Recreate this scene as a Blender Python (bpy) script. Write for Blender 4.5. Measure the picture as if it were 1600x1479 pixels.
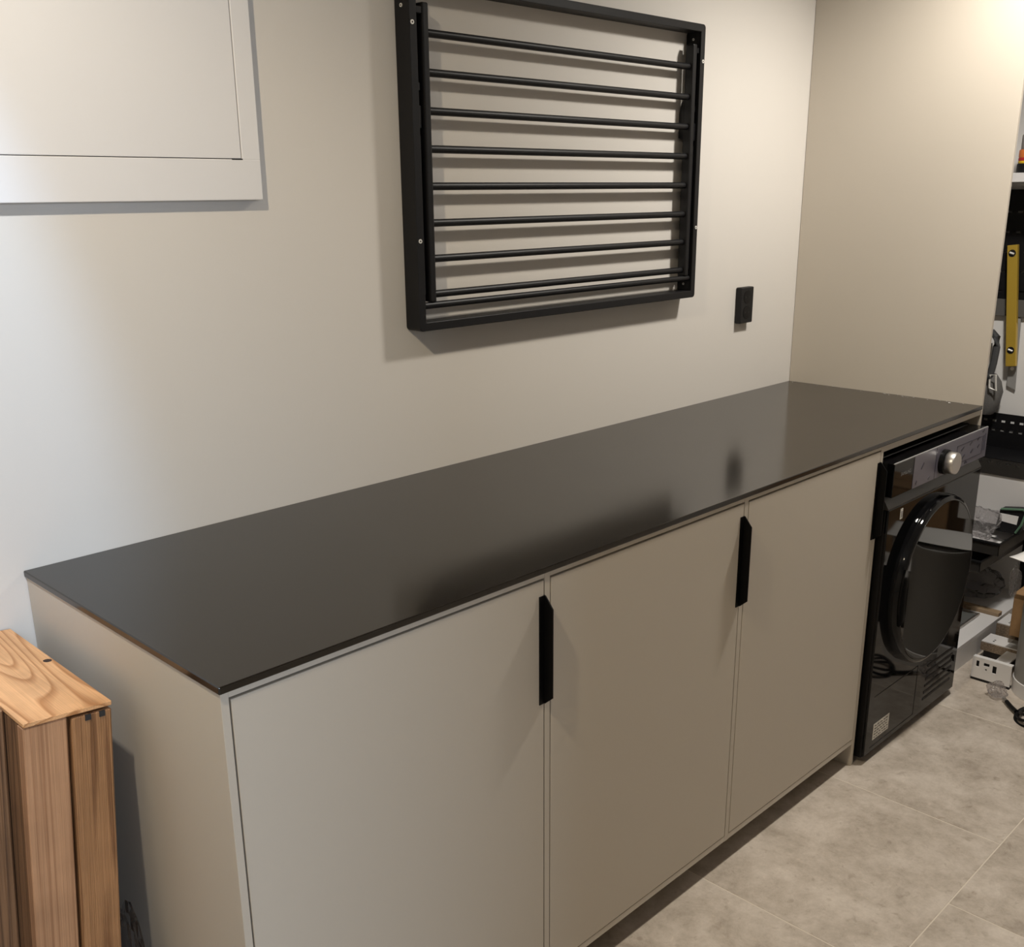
import bpy, bmesh, math, random
from mathutils import Vector, Matrix, noise as mnoise
random.seed(7)
scene = bpy.context.scene
C = scene.collection
for o in list(bpy.data.objects):
    bpy.data.objects.remove(o)

# ------------------------------------------------------------------ camera
CAMP = Vector((-0.5777, -1.7022, 1.4760))
YAW, PITCH, ROLL, FPX, CY = 0.7899, -0.3030, -0.0091, 1623.7, 807.6
fwd = Vector((math.sin(YAW) * math.cos(PITCH), math.cos(YAW) * math.cos(PITCH), math.sin(PITCH)))
rgt = Vector((math.cos(YAW), -math.sin(YAW), 0))
upv = rgt.cross(fwd)
r2 = math.cos(ROLL) * rgt + math.sin(ROLL) * upv
u2 = -math.sin(ROLL) * rgt + math.cos(ROLL) * upv
cam = bpy.data.cameras.new('camera')
cam.sensor_fit = 'HORIZONTAL'
cam.sensor_width = 36
cam.lens = 36 * FPX / 1600
cam.shift_y = (CY - 739.5) / 1600
cam.clip_start = 0.02
camo = bpy.data.objects.new('camera', cam)
C.objects.link(camo)
camo.matrix_world = Matrix(((r2.x, u2.x, -fwd.x, CAMP.x), (r2.y, u2.y, -fwd.y, CAMP.y),
                            (r2.z, u2.z, -fwd.z, CAMP.z), (0, 0, 0, 1)))
scene.camera = camo

# ------------------------------------------------------------------ world, light, exposure
scene.view_settings.view_transform = 'Standard'
scene.view_settings.look = 'None'
scene.view_settings.gamma = 1
scene.view_settings.use_curve_mapping = False
scene.view_settings.exposure = 0.0
w = bpy.data.worlds.new('world')
scene.world = w
w.use_nodes = True
w.node_tree.nodes['Background'].inputs[0].default_value = (0.9, 0.95, 1.0, 1)
w.node_tree.nodes['Background'].inputs[1].default_value = 0.05

ZC = 2.42
COOL = (0.68, 0.82, 1.0)


def spot(name, loc, d, watts, half, blend, col, rad=0.03):
    l = bpy.data.lights.new(name, 'SPOT')
    l.energy = watts
    l.color = col
    l.spot_size = math.radians(2 * half)
    l.spot_blend = blend
    l.shadow_soft_size = rad
    o = bpy.data.objects.new(name, l)
    C.objects.link(o)
    o.location = loc
    o.rotation_euler = Vector(d).normalized().to_track_quat('-Z', 'Y').to_euler()
    return o


L_RIGHT = (2.04, -0.89, ZC - 0.03)
L_LEFT = (-0.55, -0.90, ZC - 0.05)
spot('downlight_right', L_RIGHT, (0, 0.05, -1), 117, 75.5, 0.7, (1.0, 0.945, 0.86), 0.085)
spot('gimbal_beam', L_LEFT, (-0.148, 0.695, -0.70), 70, 38, 0.28, (0.42, 0.66, 1.0), 0.03)
spot('gimbal_spill', L_LEFT, (0, 0.1, -1), 69, 80, 0.5, (1.0, 0.84, 0.60), 0.03)
# cool daylight of the next room, entering by the doorway in the front wall
al = bpy.data.lights.new('daylight', 'AREA')
al.shape = 'RECTANGLE'
al.size = 0.45
al.size_y = 1.1
al.energy = 74
al.color = COOL
alo = bpy.data.objects.new('daylight', al)
C.objects.link(alo)
alo.location = (-0.75, -4.6, 1.75)
alo.rotation_euler = Vector((0.06, 1, -0.10)).to_track_quat('-Z', 'Y').to_euler()


# ------------------------------------------------------------------ materials
def newmat(name):
    m = bpy.data.materials.new(name)
    m.use_nodes = True
    nt = m.node_tree
    b = nt.nodes['Principled BSDF']
    return m, nt, b


def plain(name, col, rough=0.5, metal=0.0, coat=0.0, bump=0.0, bscale=200.0, spec=0.5, var=0.0):
    m, nt, b = newmat(name)
    b.inputs['Base Color'].default_value = (*col, 1)
    b.inputs['Roughness'].default_value = rough
    b.inputs['Metallic'].default_value = metal
    b.inputs['Coat Weight'].default_value = coat
    b.inputs['Specular IOR Level'].default_value = spec
    if bump or var:
        tc = nt.nodes.new('ShaderNodeNewGeometry')
        n = nt.nodes.new('ShaderNodeTexNoise')
        n.inputs['Scale'].default_value = bscale
        n.inputs['Detail'].default_value = 4
        nt.links.new(tc.outputs['Position'], n.inputs['Vector'])
        if bump:
            bp = nt.nodes.new('ShaderNodeBump')
            bp.inputs['Strength'].default_value = bump
            bp.inputs['Distance'].default_value = 0.001
            nt.links.new(n.outputs['Fac'], bp.inputs['Height'])
            nt.links.new(bp.outputs['Normal'], b.inputs['Normal'])
        if var:
            r = nt.nodes.new('ShaderNodeValToRGB')
            r.color_ramp.elements[0].position = 0.3
            r.color_ramp.elements[1].position = 0.7
            r.color_ramp.elements[0].color = (*[c * (1 - var) for c in col], 1)
            r.color_ramp.elements[1].color = (*[min(1, c * (1 + var)) for c in col], 1)
            nt.links.new(n.outputs['Fac'], r.inputs['Fac'])
            nt.links.new(r.outputs['Color'], b.inputs['Base Color'])
    return m


def ramp(nt, stops):
    r = nt.nodes.new('ShaderNodeValToRGB')
    e = r.color_ramp.elements
    while len(e) < len(stops):
        e.new(0.5)
    for i, (p, c) in enumerate(stops):
        e[i].position = p
        e[i].color = (*c, 1)
    return r


def wood(name, light, dark, axis='Y', scale=1.0, rough=0.6, bump=0.3, knots=True, ring=55.0, stretch=None, det=1.5):
    """pine grain: warped rings stretched along one axis, in object space"""
    m, nt, b = newmat(name)
    L = nt.links
    tc = nt.nodes.new('ShaderNodeTexCoord')
    mp = nt.nodes.new('ShaderNodeMapping')
    st = {'X': (0.10, 1, 1), 'Y': (1, 0.14, 1), 'Z': (1, 1, 0.08)}[axis]
    if stretch:
        st = tuple(stretch if v < 1 else v for v in st)
    mp.inputs['Scale'].default_value = tuple(s * scale for s in st)
    L.new(tc.outputs['Object'], mp.inputs['Vector'])
    n1 = nt.nodes.new('ShaderNodeTexNoise')
    n1.inputs['Scale'].default_value = 14
    n1.inputs['Detail'].default_value = det
    L.new(mp.outputs['Vector'], n1.inputs['Vector'])
    mul = nt.nodes.new('ShaderNodeMath')
    mul.operation = 'MULTIPLY'
    mul.inputs[1].default_value = ring
    L.new(n1.outputs['Fac'], mul.inputs[0])
    fr = nt.nodes.new('ShaderNodeMath')
    fr.operation = 'FRACT'
    L.new(mul.outputs[0], fr.inputs[0])
    r1 = ramp(nt, [(0.0, light), (0.55, tuple(l * 0.86 + d * 0.14 for l, d in zip(light, dark))),
                   (0.88, dark), (1.0, light)])
    L.new(fr.outputs[0], r1.inputs['Fac'])
    # fine fibres
    mp2 = nt.nodes.new('ShaderNodeMapping')
    mp2.inputs['Scale'].default_value = {'X': (6, 420, 420), 'Y': (420, 6, 420), 'Z': (420, 420, 6)}[axis]
    L.new(tc.outputs['Object'], mp2.inputs['Vector'])
    n2 = nt.nodes.new('ShaderNodeTexNoise')
    n2.inputs['Scale'].default_value = 1.0
    n2.inputs['Detail'].default_value = 3
    L.new(mp2.outputs['Vector'], n2.inputs['Vector'])
    n3 = nt.nodes.new('ShaderNodeTexNoise')
    n3.inputs['Scale'].default_value = 9
    n3.inputs['Detail'].default_value = 4
    L.new(tc.outputs['Object'], n3.inputs['Vector'])
    r3 = ramp(nt, [(0.3, (0.62, 0.60, 0.58)), (0.62, (1, 1, 1))])
    L.new(n3.outputs['Fac'], r3.inputs['Fac'])
    r2_ = ramp(nt, [(0.3, (0.82, 0.80, 0.78)), (0.7, (1.05, 1.04, 1.03))])
    L.new(n2.outputs['Fac'], r2_.inputs['Fac'])
    mx = nt.nodes.new('ShaderNodeMixRGB')
    mx.blend_type = 'MULTIPLY'
    mx.inputs['Fac'].default_value = 1
    L.new(r1.outputs['Color'], mx.inputs['Color1'])
    L.new(r2_.outputs['Color'], mx.inputs['Color2'])
    mx2 = nt.nodes.new('ShaderNodeMixRGB')
    mx2.blend_type = 'MULTIPLY'
    mx2.inputs['Fac'].default_value = 0.6
    L.new(mx.outputs['Color'], mx2.inputs['Color1'])
    L.new(r3.outputs['Color'], mx2.inputs['Color2'])
    L.new(mx2.outputs['Color'], b.inputs['Base Color'])
    b.inputs['Roughness'].default_value = rough
    bp = nt.nodes.new('ShaderNodeBump')
    bp.inputs['Strength'].default_value = bump
    bp.inputs['Distance'].default_value = 0.002
    L.new(n2.outputs['Fac'], bp.inputs['Height'])
    L.new(bp.outputs['Normal'], b.inputs['Normal'])
    return m


def stone_tile():
    m, nt, b = newmat('stone_tile')
    L = nt.links
    g = nt.nodes.new('ShaderNodeNewGeometry')
    oi = nt.nodes.new('ShaderNodeObjectInfo')
    sc = nt.nodes.new('ShaderNodeVectorMath')
    sc.operation = 'SCALE'
    sc.inputs['Scale'].default_value = 7.0
    cx = nt.nodes.new('ShaderNodeCombineXYZ')
    for i in range(3):
        L.new(oi.outputs['Random'], cx.inputs[i])
    L.new(cx.outputs[0], sc.inputs[0])
    ad = nt.nodes.new('ShaderNodeVectorMath')
    L.new(g.outputs['Position'], ad.inputs[0])
    L.new(sc.outputs[0], ad.inputs[1])
    n1 = nt.nodes.new('ShaderNodeTexNoise')
    n1.inputs['Scale'].default_value = 7.5
    n1.inputs['Detail'].default_value = 12
    n1.inputs['Roughness'].default_value = 0.76
    n1.inputs['Distortion'].default_value = 0.15
    L.new(ad.outputs[0], n1.inputs['Vector'])
    r1 = ramp(nt, [(0.32, (0.30, 0.255, 0.21)), (0.45, (0.43, 0.375, 0.318)),
                   (0.58, (0.540, 0.480, 0.420)), (0.75, (0.66, 0.60, 0.53))])
    L.new(n1.outputs['Fac'], r1.inputs['Fac'])
    n2 = nt.nodes.new('ShaderNodeTexNoise')
    n2.inputs['Scale'].default_value = 48
    n2.inputs['Detail'].default_value = 6
    n2.inputs['Distortion'].default_value = 0.6
    L.new(ad.outputs[0], n2.inputs['Vector'])
    r2_ = ramp(nt, [(0.29, (0.72, 0.69, 0.66)), (0.40, (1, 1, 1)), (0.64, (1, 1, 1)), (0.72, (1.14, 1.13, 1.11))])
    L.new(n2.outputs['Fac'], r2_.inputs['Fac'])
    mx = nt.nodes.new('ShaderNodeMixRGB')
    mx.blend_type = 'MULTIPLY'
    mx.inputs['Fac'].default_value = 0.6
    L.new(r1.outputs['Color'], mx.inputs['Color1'])
    L.new(r2_.outputs['Color'], mx.inputs['Color2'])
    # small fossil-like dark marks
    v = nt.nodes.new('ShaderNodeTexVoronoi')
    v.inputs['Scale'].default_value = 11
    v.inputs['Randomness'].default_value = 1
    L.new(ad.outputs[0], v.inputs['Vector'])
    r3 = ramp(nt, [(0.0, (0.6, 0.56, 0.52)), (0.05, (0.7, 0.66, 0.62)), (0.09, (1, 1, 1))])
    L.new(v.outputs['Distance'], r3.inputs['Fac'])
    mx2 = nt.nodes.new('ShaderNodeMixRGB')
    mx2.blend_type = 'MULTIPLY'
    mx2.inputs['Fac'].default_value = 0.55
    L.new(mx.outputs['Color'], mx2.inputs['Color1'])
    L.new(r3.outputs['Color'], mx2.inputs['Color2'])
    L.new(mx2.outputs['Color'], b.inputs['Base Color'])
    b.inputs['Roughness'].default_value = 0.42
    bp = nt.nodes.new('ShaderNodeBump')
    bp.inputs['Strength'].default_value = 0.12
    bp.inputs['Distance'].default_value = 0.001
    L.new(n2.outputs['Fac'], bp.inputs['Height'])
    L.new(bp.outputs['Normal'], b.inputs['Normal'])
    return m


def worktop_mat():
    m, nt, b = newmat('worktop_stone')
    L = nt.links
    g = nt.nodes.new('ShaderNodeNewGeometry')
    n1 = nt.nodes.new('ShaderNodeTexNoise')
    n1.inputs['Scale'].default_value = 9
    n1.inputs['Detail'].default_value = 8
    n1.inputs['Roughness'].default_value = 0.65
    L.new(g.outputs['Position'], n1.inputs['Vector'])
    r1 = ramp(nt, [(0.35, (0.0075, 0.0055, 0.0038)), (0.62, (0.0090, 0.0070, 0.0052)), (0.76, (0.016, 0.0135, 0.011))])
    L.new(n1.outputs['Fac'], r1.inputs['Fac'])
    L.new(r1.outputs['Color'], b.inputs['Base Color'])
    n2 = nt.nodes.new('ShaderNodeTexNoise')
    n2.inputs['Scale'].default_value = 5
    n2.inputs['Detail'].default_value = 5
    L.new(g.outputs['Position'], n2.inputs['Vector'])
    r2_ = ramp(nt, [(0.3, (0.13, 0.13, 0.13)), (0.7, (0.16, 0.16, 0.16))])
    L.new(n2.outputs['Fac'], r2_.inputs['Fac'])
    L.new(r2_.outputs['Color'], b.inputs['Roughness'])
    b.inputs['Specular IOR Level'].default_value = 0.58
    return m


def clear_plastic(name, tint, opac):
    m = bpy.data.materials.new(name)
    m.use_nodes = True
    nt = m.node_tree
    for n in list(nt.nodes):
        nt.nodes.remove(n)
    out = nt.nodes.new('ShaderNodeOutputMaterial')
    tr = nt.nodes.new('ShaderNodeBsdfTransparent')
    tr.inputs[0].default_value = (*tint, 1)
    gl = nt.nodes.new('ShaderNodeBsdfGlossy')
    gl.inputs['Roughness'].default_value = 0.18
    df = nt.nodes.new('ShaderNodeBsdfTranslucent')
    df.inputs[0].default_value = (0.75, 0.74, 0.74, 1)
    lw = nt.nodes.new('ShaderNodeLayerWeight')
    lw.inputs['Blend'].default_value = 0.16
    m1 = nt.nodes.new('ShaderNodeMixShader')
    m1.inputs[0].default_value = opac
    nt.links.new(tr.outputs[0], m1.inputs[1])
    nt.links.new(df.outputs[0], m1.inputs[2])
    m2 = nt.nodes.new('ShaderNodeMixShader')
    nt.links.new(lw.outputs['Fresnel'], m2.inputs[0])
    nt.links.new(m1.outputs[0], m2.inputs[1])
    nt.links.new(gl.outputs[0], m2.inputs[2])
    nt.links.new(m2.outputs[0], out.inputs[0])
    return m


M = {}
M['wall'] = plain('wall_paint', (0.62, 0.59, 0.55), 0.75, bump=0.08, bscale=260)
M['white_wall'] = plain('white_wall_paint', (0.76, 0.75, 0.74), 0.75, bump=0.05, bscale=260)
M['ceiling'] = plain('ceiling_paint', (0.80, 0.79, 0.77), 0.85, bump=0.03)
M['greige'] = plain('greige_laminate', (0.52, 0.47, 0.40), 0.58, bump=0.03, bscale=900)
M['greige_edge'] = plain('greige_edge_band', (0.54, 0.49, 0.42), 0.40)
M['worktop'] = worktop_mat()
M['blackmetal'] = plain('black_powder_coat', (0.0055, 0.0055, 0.0068), 0.45, bump=0.04, bscale=1500, spec=0.3)
M['handle'] = plain('black_anodised', (0.002, 0.002, 0.0022), 0.5, spec=0.15)
M['steel'] = plain('brushed_steel', (0.58, 0.56, 0.54), 0.36, metal=1)
M['screw'] = plain('zinc_screw', (0.82, 0.81, 0.78), 0.4, metal=0.4)
M['white_metal'] = plain('white_enamel', (0.70, 0.69, 0.69), 0.4)
M['gap'] = plain('dark_slot', (0.02, 0.018, 0.018), 0.7)
M['dryer'] = plain('gloss_black', (0.0035, 0.0035, 0.004), 0.05, spec=0.2)
M['dryer_matt'] = plain('satin_black', (0.003, 0.003, 0.0033), 0.35, spec=0.2)
M['dryer_grey'] = plain('dark_grey_metal', (0.045, 0.042, 0.039), 0.40, metal=0.3)
M['glass_black'] = plain('black_glass', (0.004, 0.0035, 0.0035), 0.03, spec=0.4)
M['film'] = plain('protective_film', (0.125, 0.118, 0.150), 0.30, bump=0.15, bscale=25)  # lavender base colour imitates the room reflected in the film
M['film_print'] = plain('film_print', (0.018, 0.016, 0.035), 0.3)
M['grey_print'] = plain('grey_print', (0.25, 0.25, 0.25), 0.5)
M['paper'] = plain('paper', (0.80, 0.79, 0.78), 0.8)
M['sticker'] = plain('sticker', (0.62, 0.60, 0.55), 0.5, var=0.25, bscale=260)
M['wood_top'] = wood('pine_top', (0.80, 0.45, 0.215), (0.48, 0.215, 0.075), 'Y', 1.0, 0.5, 0.25, ring=15, stretch=0.11, det=0.3)
M['wood_face'] = wood('pine_face', (0.50, 0.275, 0.145), (0.35, 0.175, 0.085), 'Z', 2.2, 0.65, 0.5, ring=9, stretch=0.012)
M['wood_rough'] = wood('pine_rough', (0.42, 0.215, 0.095), (0.23, 0.105, 0.042), 'Z', 1.6, 0.42, 1.2, ring=11, stretch=0.035)
M['wood_dark'] = wood('pine_dark', (0.24, 0.125, 0.058), (0.11, 0.054, 0.024), 'Z', 1.6, 0.6, 0.8, ring=9, stretch=0.02)
M['wood_strip'] = wood('pale_wood', (0.42, 0.31, 0.20), (0.32, 0.22, 0.13), 'Y', 2.0, 0.6, 0.2, ring=20)
M['chip'] = plain('chipboard_edge', (0.22, 0.165, 0.115), 0.8, var=0.35, bscale=240)
M['tile'] = stone_tile()
M['grout'] = plain('grout', (0.62, 0.56, 0.48), 0.8)
M['card'] = plain('cardboard', (0.28, 0.165, 0.075), 0.8, var=0.12, bscale=40)
M['yellow'] = plain('yellow_aluminium', (0.52, 0.35, 0.05), 0.35, metal=0.3)
M['felt'] = plain('grey_felt', (0.13, 0.127, 0.124), 0.95, bump=0.8, bscale=500, var=0.3)
M['strap'] = plain('dark_strap', (0.045, 0.047, 0.050), 0.7)
M['greyplastic'] = plain('grey_plastic', (0.30, 0.295, 0.285), 0.45)
M['rail_grey'] = plain('rail_grey', (0.10, 0.097, 0.092), 0.5)
M['darkplastic'] = plain('dark_plastic', (0.009, 0.009, 0.010), 0.5, spec=0.3)
M['green'] = plain('green_rim', (0.10, 0.20, 0.13), 0.5)
M['orange'] = plain('orange_label', (0.80, 0.22, 0.05), 0.5)
M['red'] = plain('red_label', (0.50, 0.03, 0.03), 0.5)
M['yellow_lab'] = plain('yellow_label', (0.80, 0.50, 0.02), 0.5)
M['greycan'] = plain('grey_cap', (0.30, 0.28, 0.27), 0.5)
M['rubber'] = plain('rubber', (0.004, 0.004, 0.0045), 0.5, spec=0.25)
M['plastic'] = clear_plastic('clear_plastic', (0.95, 0.94, 0.95), 0.30)
M['plastic_dark'] = clear_plastic('clear_plastic_thin', (0.84, 0.84, 0.86), 0.05)
M['greyglass'] = plain('grey_glass', (0.12, 0.125, 0.12), 0.15)
M['crumb'] = plain('plaster_crumb', (0.36, 0.34, 0.31), 0.9)
M['lamp'] = plain('lamp_ring', (0.7, 0.7, 0.7), 0.4)


# ------------------------------------------------------------------ helpers
def box(bm, x0, x1, y0, y1, z0, z1, bev=0.0, seg=2):
    r = bmesh.ops.create_cube(bm, size=1)
    vs = r['verts']
    for v in vs:
        v.co = Vector((x0 + (v.co.x + .5) * (x1 - x0), y0 + (v.co.y + .5) * (y1 - y0), z0 + (v.co.z + .5) * (z1 - z0)))
    if bev:
        es = list({e for v in vs for e in v.link_edges})
        bmesh.ops.bevel(bm, geom=es, offset=bev, segments=seg, profile=0.5, affect='EDGES')
    return bm


def cyl(bm, p0, p1, r, seg=16, r2_=None, caps=True):
    p0, p1 = Vector(p0), Vector(p1)
    d = p1 - p0
    q = d.to_track_quat('Z', 'Y').to_matrix().to_4x4()
    mat = Matrix.Translation((p0 + p1) / 2) @ q
    bmesh.ops.create_cone(bm, cap_ends=caps, cap_tris=False, segments=seg, radius1=r,
                          radius2=r if r2_ is None else r2_, depth=d.length, matrix=mat)
    return bm


def prism(bm, pts, ax, a0, a1):
    """extrude a 2D polygon along axis ax; pts are the other two coords in xyz order"""
    def P(p, a):
        if ax == 0:
            return (a, p[0], p[1])
        if ax == 1:
            return (p[0], a, p[1])
        return (p[0], p[1], a)
    v0 = [bm.verts.new(P(p, a0)) for p in pts]
    v1 = [bm.verts.new(P(p, a1)) for p in pts]
    n = len(pts)
    bm.faces.new(v0)
    bm.faces.new(list(reversed(v1)))
    for i in range(n):
        bm.faces.new((v0[i], v1[i], v1[(i + 1) % n], v0[(i + 1) % n]))
    bmesh.ops.recalc_face_normals(bm, faces=bm.faces)
    return bm


def tube(bm, pts, r, seg=8, closed=False):
    pts = [Vector(p) for p in pts]
    n = len(pts)
    rings = []
    for i, p in enumerate(pts):
        a = pts[(i - 1) % n] if (closed or i > 0) else p
        b = pts[(i + 1) % n] if (closed or i < n - 1) else p
        t = (b - a).normalized()
        up = Vector((0, 0, 1)) if abs(t.z) < .9 else Vector((1, 0, 0))
        s = t.cross(up).normalized()
        u = s.cross(t)
        rings.append([bm.verts.new(p + r * (math.cos(2 * math.pi * k / seg) * s + math.sin(2 * math.pi * k / seg) * u))
                      for k in range(seg)])
    m = n if closed else n - 1
    for i in range(m):
        A, B = rings[i], rings[(i + 1) % n]
        for k in range(seg):
            bm.faces.new((A[k], A[(k + 1) % seg], B[(k + 1) % seg], B[k]))
    if not closed:
        bm.faces.new(list(reversed(rings[0])))
        bm.faces.new(rings[-1])
    bmesh.ops.recalc_face_normals(bm, faces=bm.faces)
    return bm


def lathe(bm, prof, c, axis='Z', seg=40):
    """prof: (radius, height) list, around axis through c"""
    c = Vector(c)
    rings = []
    for r, h in prof:
        ring = []
        for k in range(seg):
            a = 2 * math.pi * k / seg
            if axis == 'Z':
                p = Vector((r * math.cos(a), r * math.sin(a), h))
            else:                       # -Y axis: h runs towards the viewer
                p = Vector((r * math.cos(a), -h, r * math.sin(a)))
            ring.append(bm.verts.new(c + p))
        rings.append(ring)
    for A, B in zip(rings, rings[1:]):
        for k in range(seg):
            bm.faces.new((A[k], A[(k + 1) % seg], B[(k + 1) % seg], B[k]))
    bm.faces.new(list(reversed(rings[0])))
    bm.faces.new(rings[-1])
    bmesh.ops.recalc_face_normals(bm, faces=bm.faces)
    return bm


def obj(name, bm, mat, parent=None, smooth=False):
    me = bpy.data.meshes.new(name)
    org = Vector((0, 0, 0))
    if parent is not None:
        p = parent
        while p is not None:
            org += p.location
            p = p.parent
    # give top-level meshes an origin at their base
    if parent is None and len(bm.verts):
        xs = [v.co for v in bm.verts]
        org = Vector(((min(v.x for v in xs) + max(v.x for v in xs)) / 2,
                      (min(v.y for v in xs) + max(v.y for v in xs)) / 2, min(v.z for v in xs)))
    for v in bm.verts:
        v.co -= org
    bm.to_mesh(me)
    bm.free()
    me.materials.append(M[mat] if isinstance(mat, str) else mat)
    o = bpy.data.objects.new(name, me)
    C.objects.link(o)
    if parent is None:
        o.location = org
    else:
        o.parent = parent
    if smooth:
        for f in me.polygons:
            f.use_smooth = True
        try:
            me.set_sharp_from_angle(angle=math.radians(35))
        except Exception:
            pass
    return o


def B(*a, **k):
    return box(bmesh.new(), *a, **k)


def thing(name, label, cat, loc, group=None):
    o = bpy.data.objects.new(name, None)
    o.empty_display_size = 0.05
    C.objects.link(o)
    o.location = loc
    o['label'] = label
    o['category'] = cat
    if group:
        o['group'] = group
    return o


def tag(o, label, cat, group=None, kind=None):
    o['label'] = label
    o['category'] = cat
    if group:
        o['group'] = group
    if kind:
        o['kind'] = kind
    return o


def struct(name, bm, mat, parent=None):
    o = obj(name, bm, mat, parent)
    if parent is None:
        o['kind'] = 'structure'
    return o


def perforated(bm, u0, u1, v0, v1, slots, place, th):
    """sheet with rectangular holes. slots: list of (ua,ub,va,vb); place(u,v,t)->xyz"""
    us = sorted({u0, u1, *[s[0] for s in slots], *[s[1] for s in slots]})
    vs = sorted({v0, v1, *[s[2] for s in slots], *[s[3] for s in slots]})
    hole = set()
    for s in slots:
        for i in range(len(us) - 1):
            if us[i] >= s[0] - 1e-9 and us[i + 1] <= s[1] + 1e-9:
                for j in range(len(vs) - 1):
                    if vs[j] >= s[2] - 1e-9 and vs[j + 1] <= s[3] + 1e-9:
                        hole.add((i, j))
    cache = {}

    def V(i, j, t):
        if (i, j, t) not in cache:
            cache[(i, j, t)] = bm.verts.new(place(us[i], vs[j], t))
        return cache[(i, j, t)]
    n, m = len(us) - 1, len(vs) - 1
    for i in range(n):
        for j in range(m):
            if (i, j) in hole:
                continue
            bm.faces.new((V(i, j, 0), V(i + 1, j, 0), V(i + 1, j + 1, 0), V(i, j + 1, 0)))
            bm.faces.new((V(i, j, th), V(i, j + 1, th), V(i + 1, j + 1, th), V(i + 1, j, th)))
            for (di, dj, a, b) in ((-1, 0, (i, j), (i, j + 1)), (1, 0, (i + 1, j), (i + 1, j + 1)),
                                   (0, -1, (i, j), (i + 1, j)), (0, 1, (i, j + 1), (i + 1, j + 1))):
                q = (i + di, j + dj)
                if q in hole or not (0 <= q[0] < n and 0 <= q[1] < m):
                    bm.faces.new((V(*a, 0), V(*b, 0), V(*b, th), V(*a, th)))
    bmesh.ops.recalc_face_normals(bm, faces=bm.faces)
    return bm


def crumple(c, size, seed, sub=4, amp=0.35, floor=None):
    bm = bmesh.new()
    bmesh.ops.create_icosphere(bm, subdivisions=sub, radius=1)
    off = Vector((seed * 3.1, seed * 1.7, seed * 0.9))
    for v in bm.verts:
        p = v.co.copy()
        n = mnoise.noise(p * 1.4 + off) + 0.6 * abs(mnoise.noise(p * 3.3 + off)) + 0.35 * abs(mnoise.noise(p * 7.5 + off))
        q = p * (1 - amp * 0.4 + amp * n)
        v.co = Vector((c[0] + q.x * size[0], c[1] + q.y * size[1], c[2] + q.z * size[2]))
        if floor is not None and v.co.z < floor:
            v.co.z = floor + 0.0005 * abs(n)
    return bm


def text_bm(s, size, place, depth=0.0):
    cu = bpy.data.curves.new('t', 'FONT')
    cu.body = s
    cu.size = size
    cu.align_x = 'CENTER'
    cu.align_y = 'CENTER'
    to = bpy.data.objects.new('t', cu)
    C.objects.link(to)
    dg = bpy.context.evaluated_depsgraph_get()
    me = bpy.data.meshes.new_from_object(to.evaluated_get(dg))
    bm = bmesh.new()
    bm.from_mesh(me)
    for v in bm.verts:
        v.co = Vector(place(v.co.x, v.co.y))
    bpy.data.objects.remove(to)
    bpy.data.curves.remove(cu)
    bpy.data.meshes.remove(me)
    return bm


# ------------------------------------------------------------------ dimensions
H = 0.8892            # worktop surface
F = -0.611            # cabinet front plane
LX = 2.4126           # tall panel face
XR = 1.8156           # right end of the doors
X0, X1, YF, XW = -2.0, 3.2, -3.0, 3.2

# ------------------------------------------------------------------ room shell
struct('wall_back', B(X0 - .1, X1 + .1, 0, 0.1, -0.05, ZC + .1), 'wall')
struct('wall_right', B(XW, XW + .1, YF - .1, 0, -0.05, ZC + .1), 'white_wall')
struct('wall_left', B(X0 - .1, X0, YF - .1, 0, -0.05, ZC + .1), 'wall')
bm = bmesh.new()                                   # front wall with a doorway behind the photographer
box(bm, X0 - .1, -1.05, YF - .12, YF, 0, ZC)
box(bm, -0.30, X1 + .1, YF - .12, YF, 0, ZC)
box(bm, -1.05, -0.30, YF - .12, YF, 2.15, ZC)
struct('wall_front', bm, 'wall')
struct('ceiling', B(X0 - .1, X1 + .1, YF - .1, 0, ZC, ZC + .1), 'ceiling')
floor = struct('floor', B(X0 - .1, X1 + .1, YF - 2.5, 0, -0.06, -0.0005), 'grout')
TP = 0.59
tm = {}
ylines = [-1.034 + TP * k for k in range(-4, 3)]
for j in range(len(ylines) - 1):
    ya, yb = ylines[j], ylines[j + 1]
    off = 0.0 if abs(ya + 1.034) < 0.01 or (j % 2 == 0) else TP / 2
    x = 1.1315 + off - TP * 6
    while x < X1:
        xa, xb = max(x, X0), min(x + TP, X1)
        yc = min(yb, 0.0)
        if xb - xa > 0.02 and yc - ya > 0.02 and ya > -3.5:
            key = (round(xb - xa, 3), round(yc - ya, 3))
            g = 0.0011
            if key not in tm:
                t = obj('tile', B(xa + g, xb - g, ya + g, yc - g, -0.010, 0.0, bev=0.0007, seg=1), 'tile', floor)
                for v in t.data.vertices:
                    v.co += floor.location - Vector((xa, ya, 0))
                tm[key] = t.data
            else:
                t = bpy.data.objects.new('tile', tm[key])
                C.objects.link(t)
                t.parent = floor
            t.location = Vector((xa, ya, 0)) - floor.location
        x += TP

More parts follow.
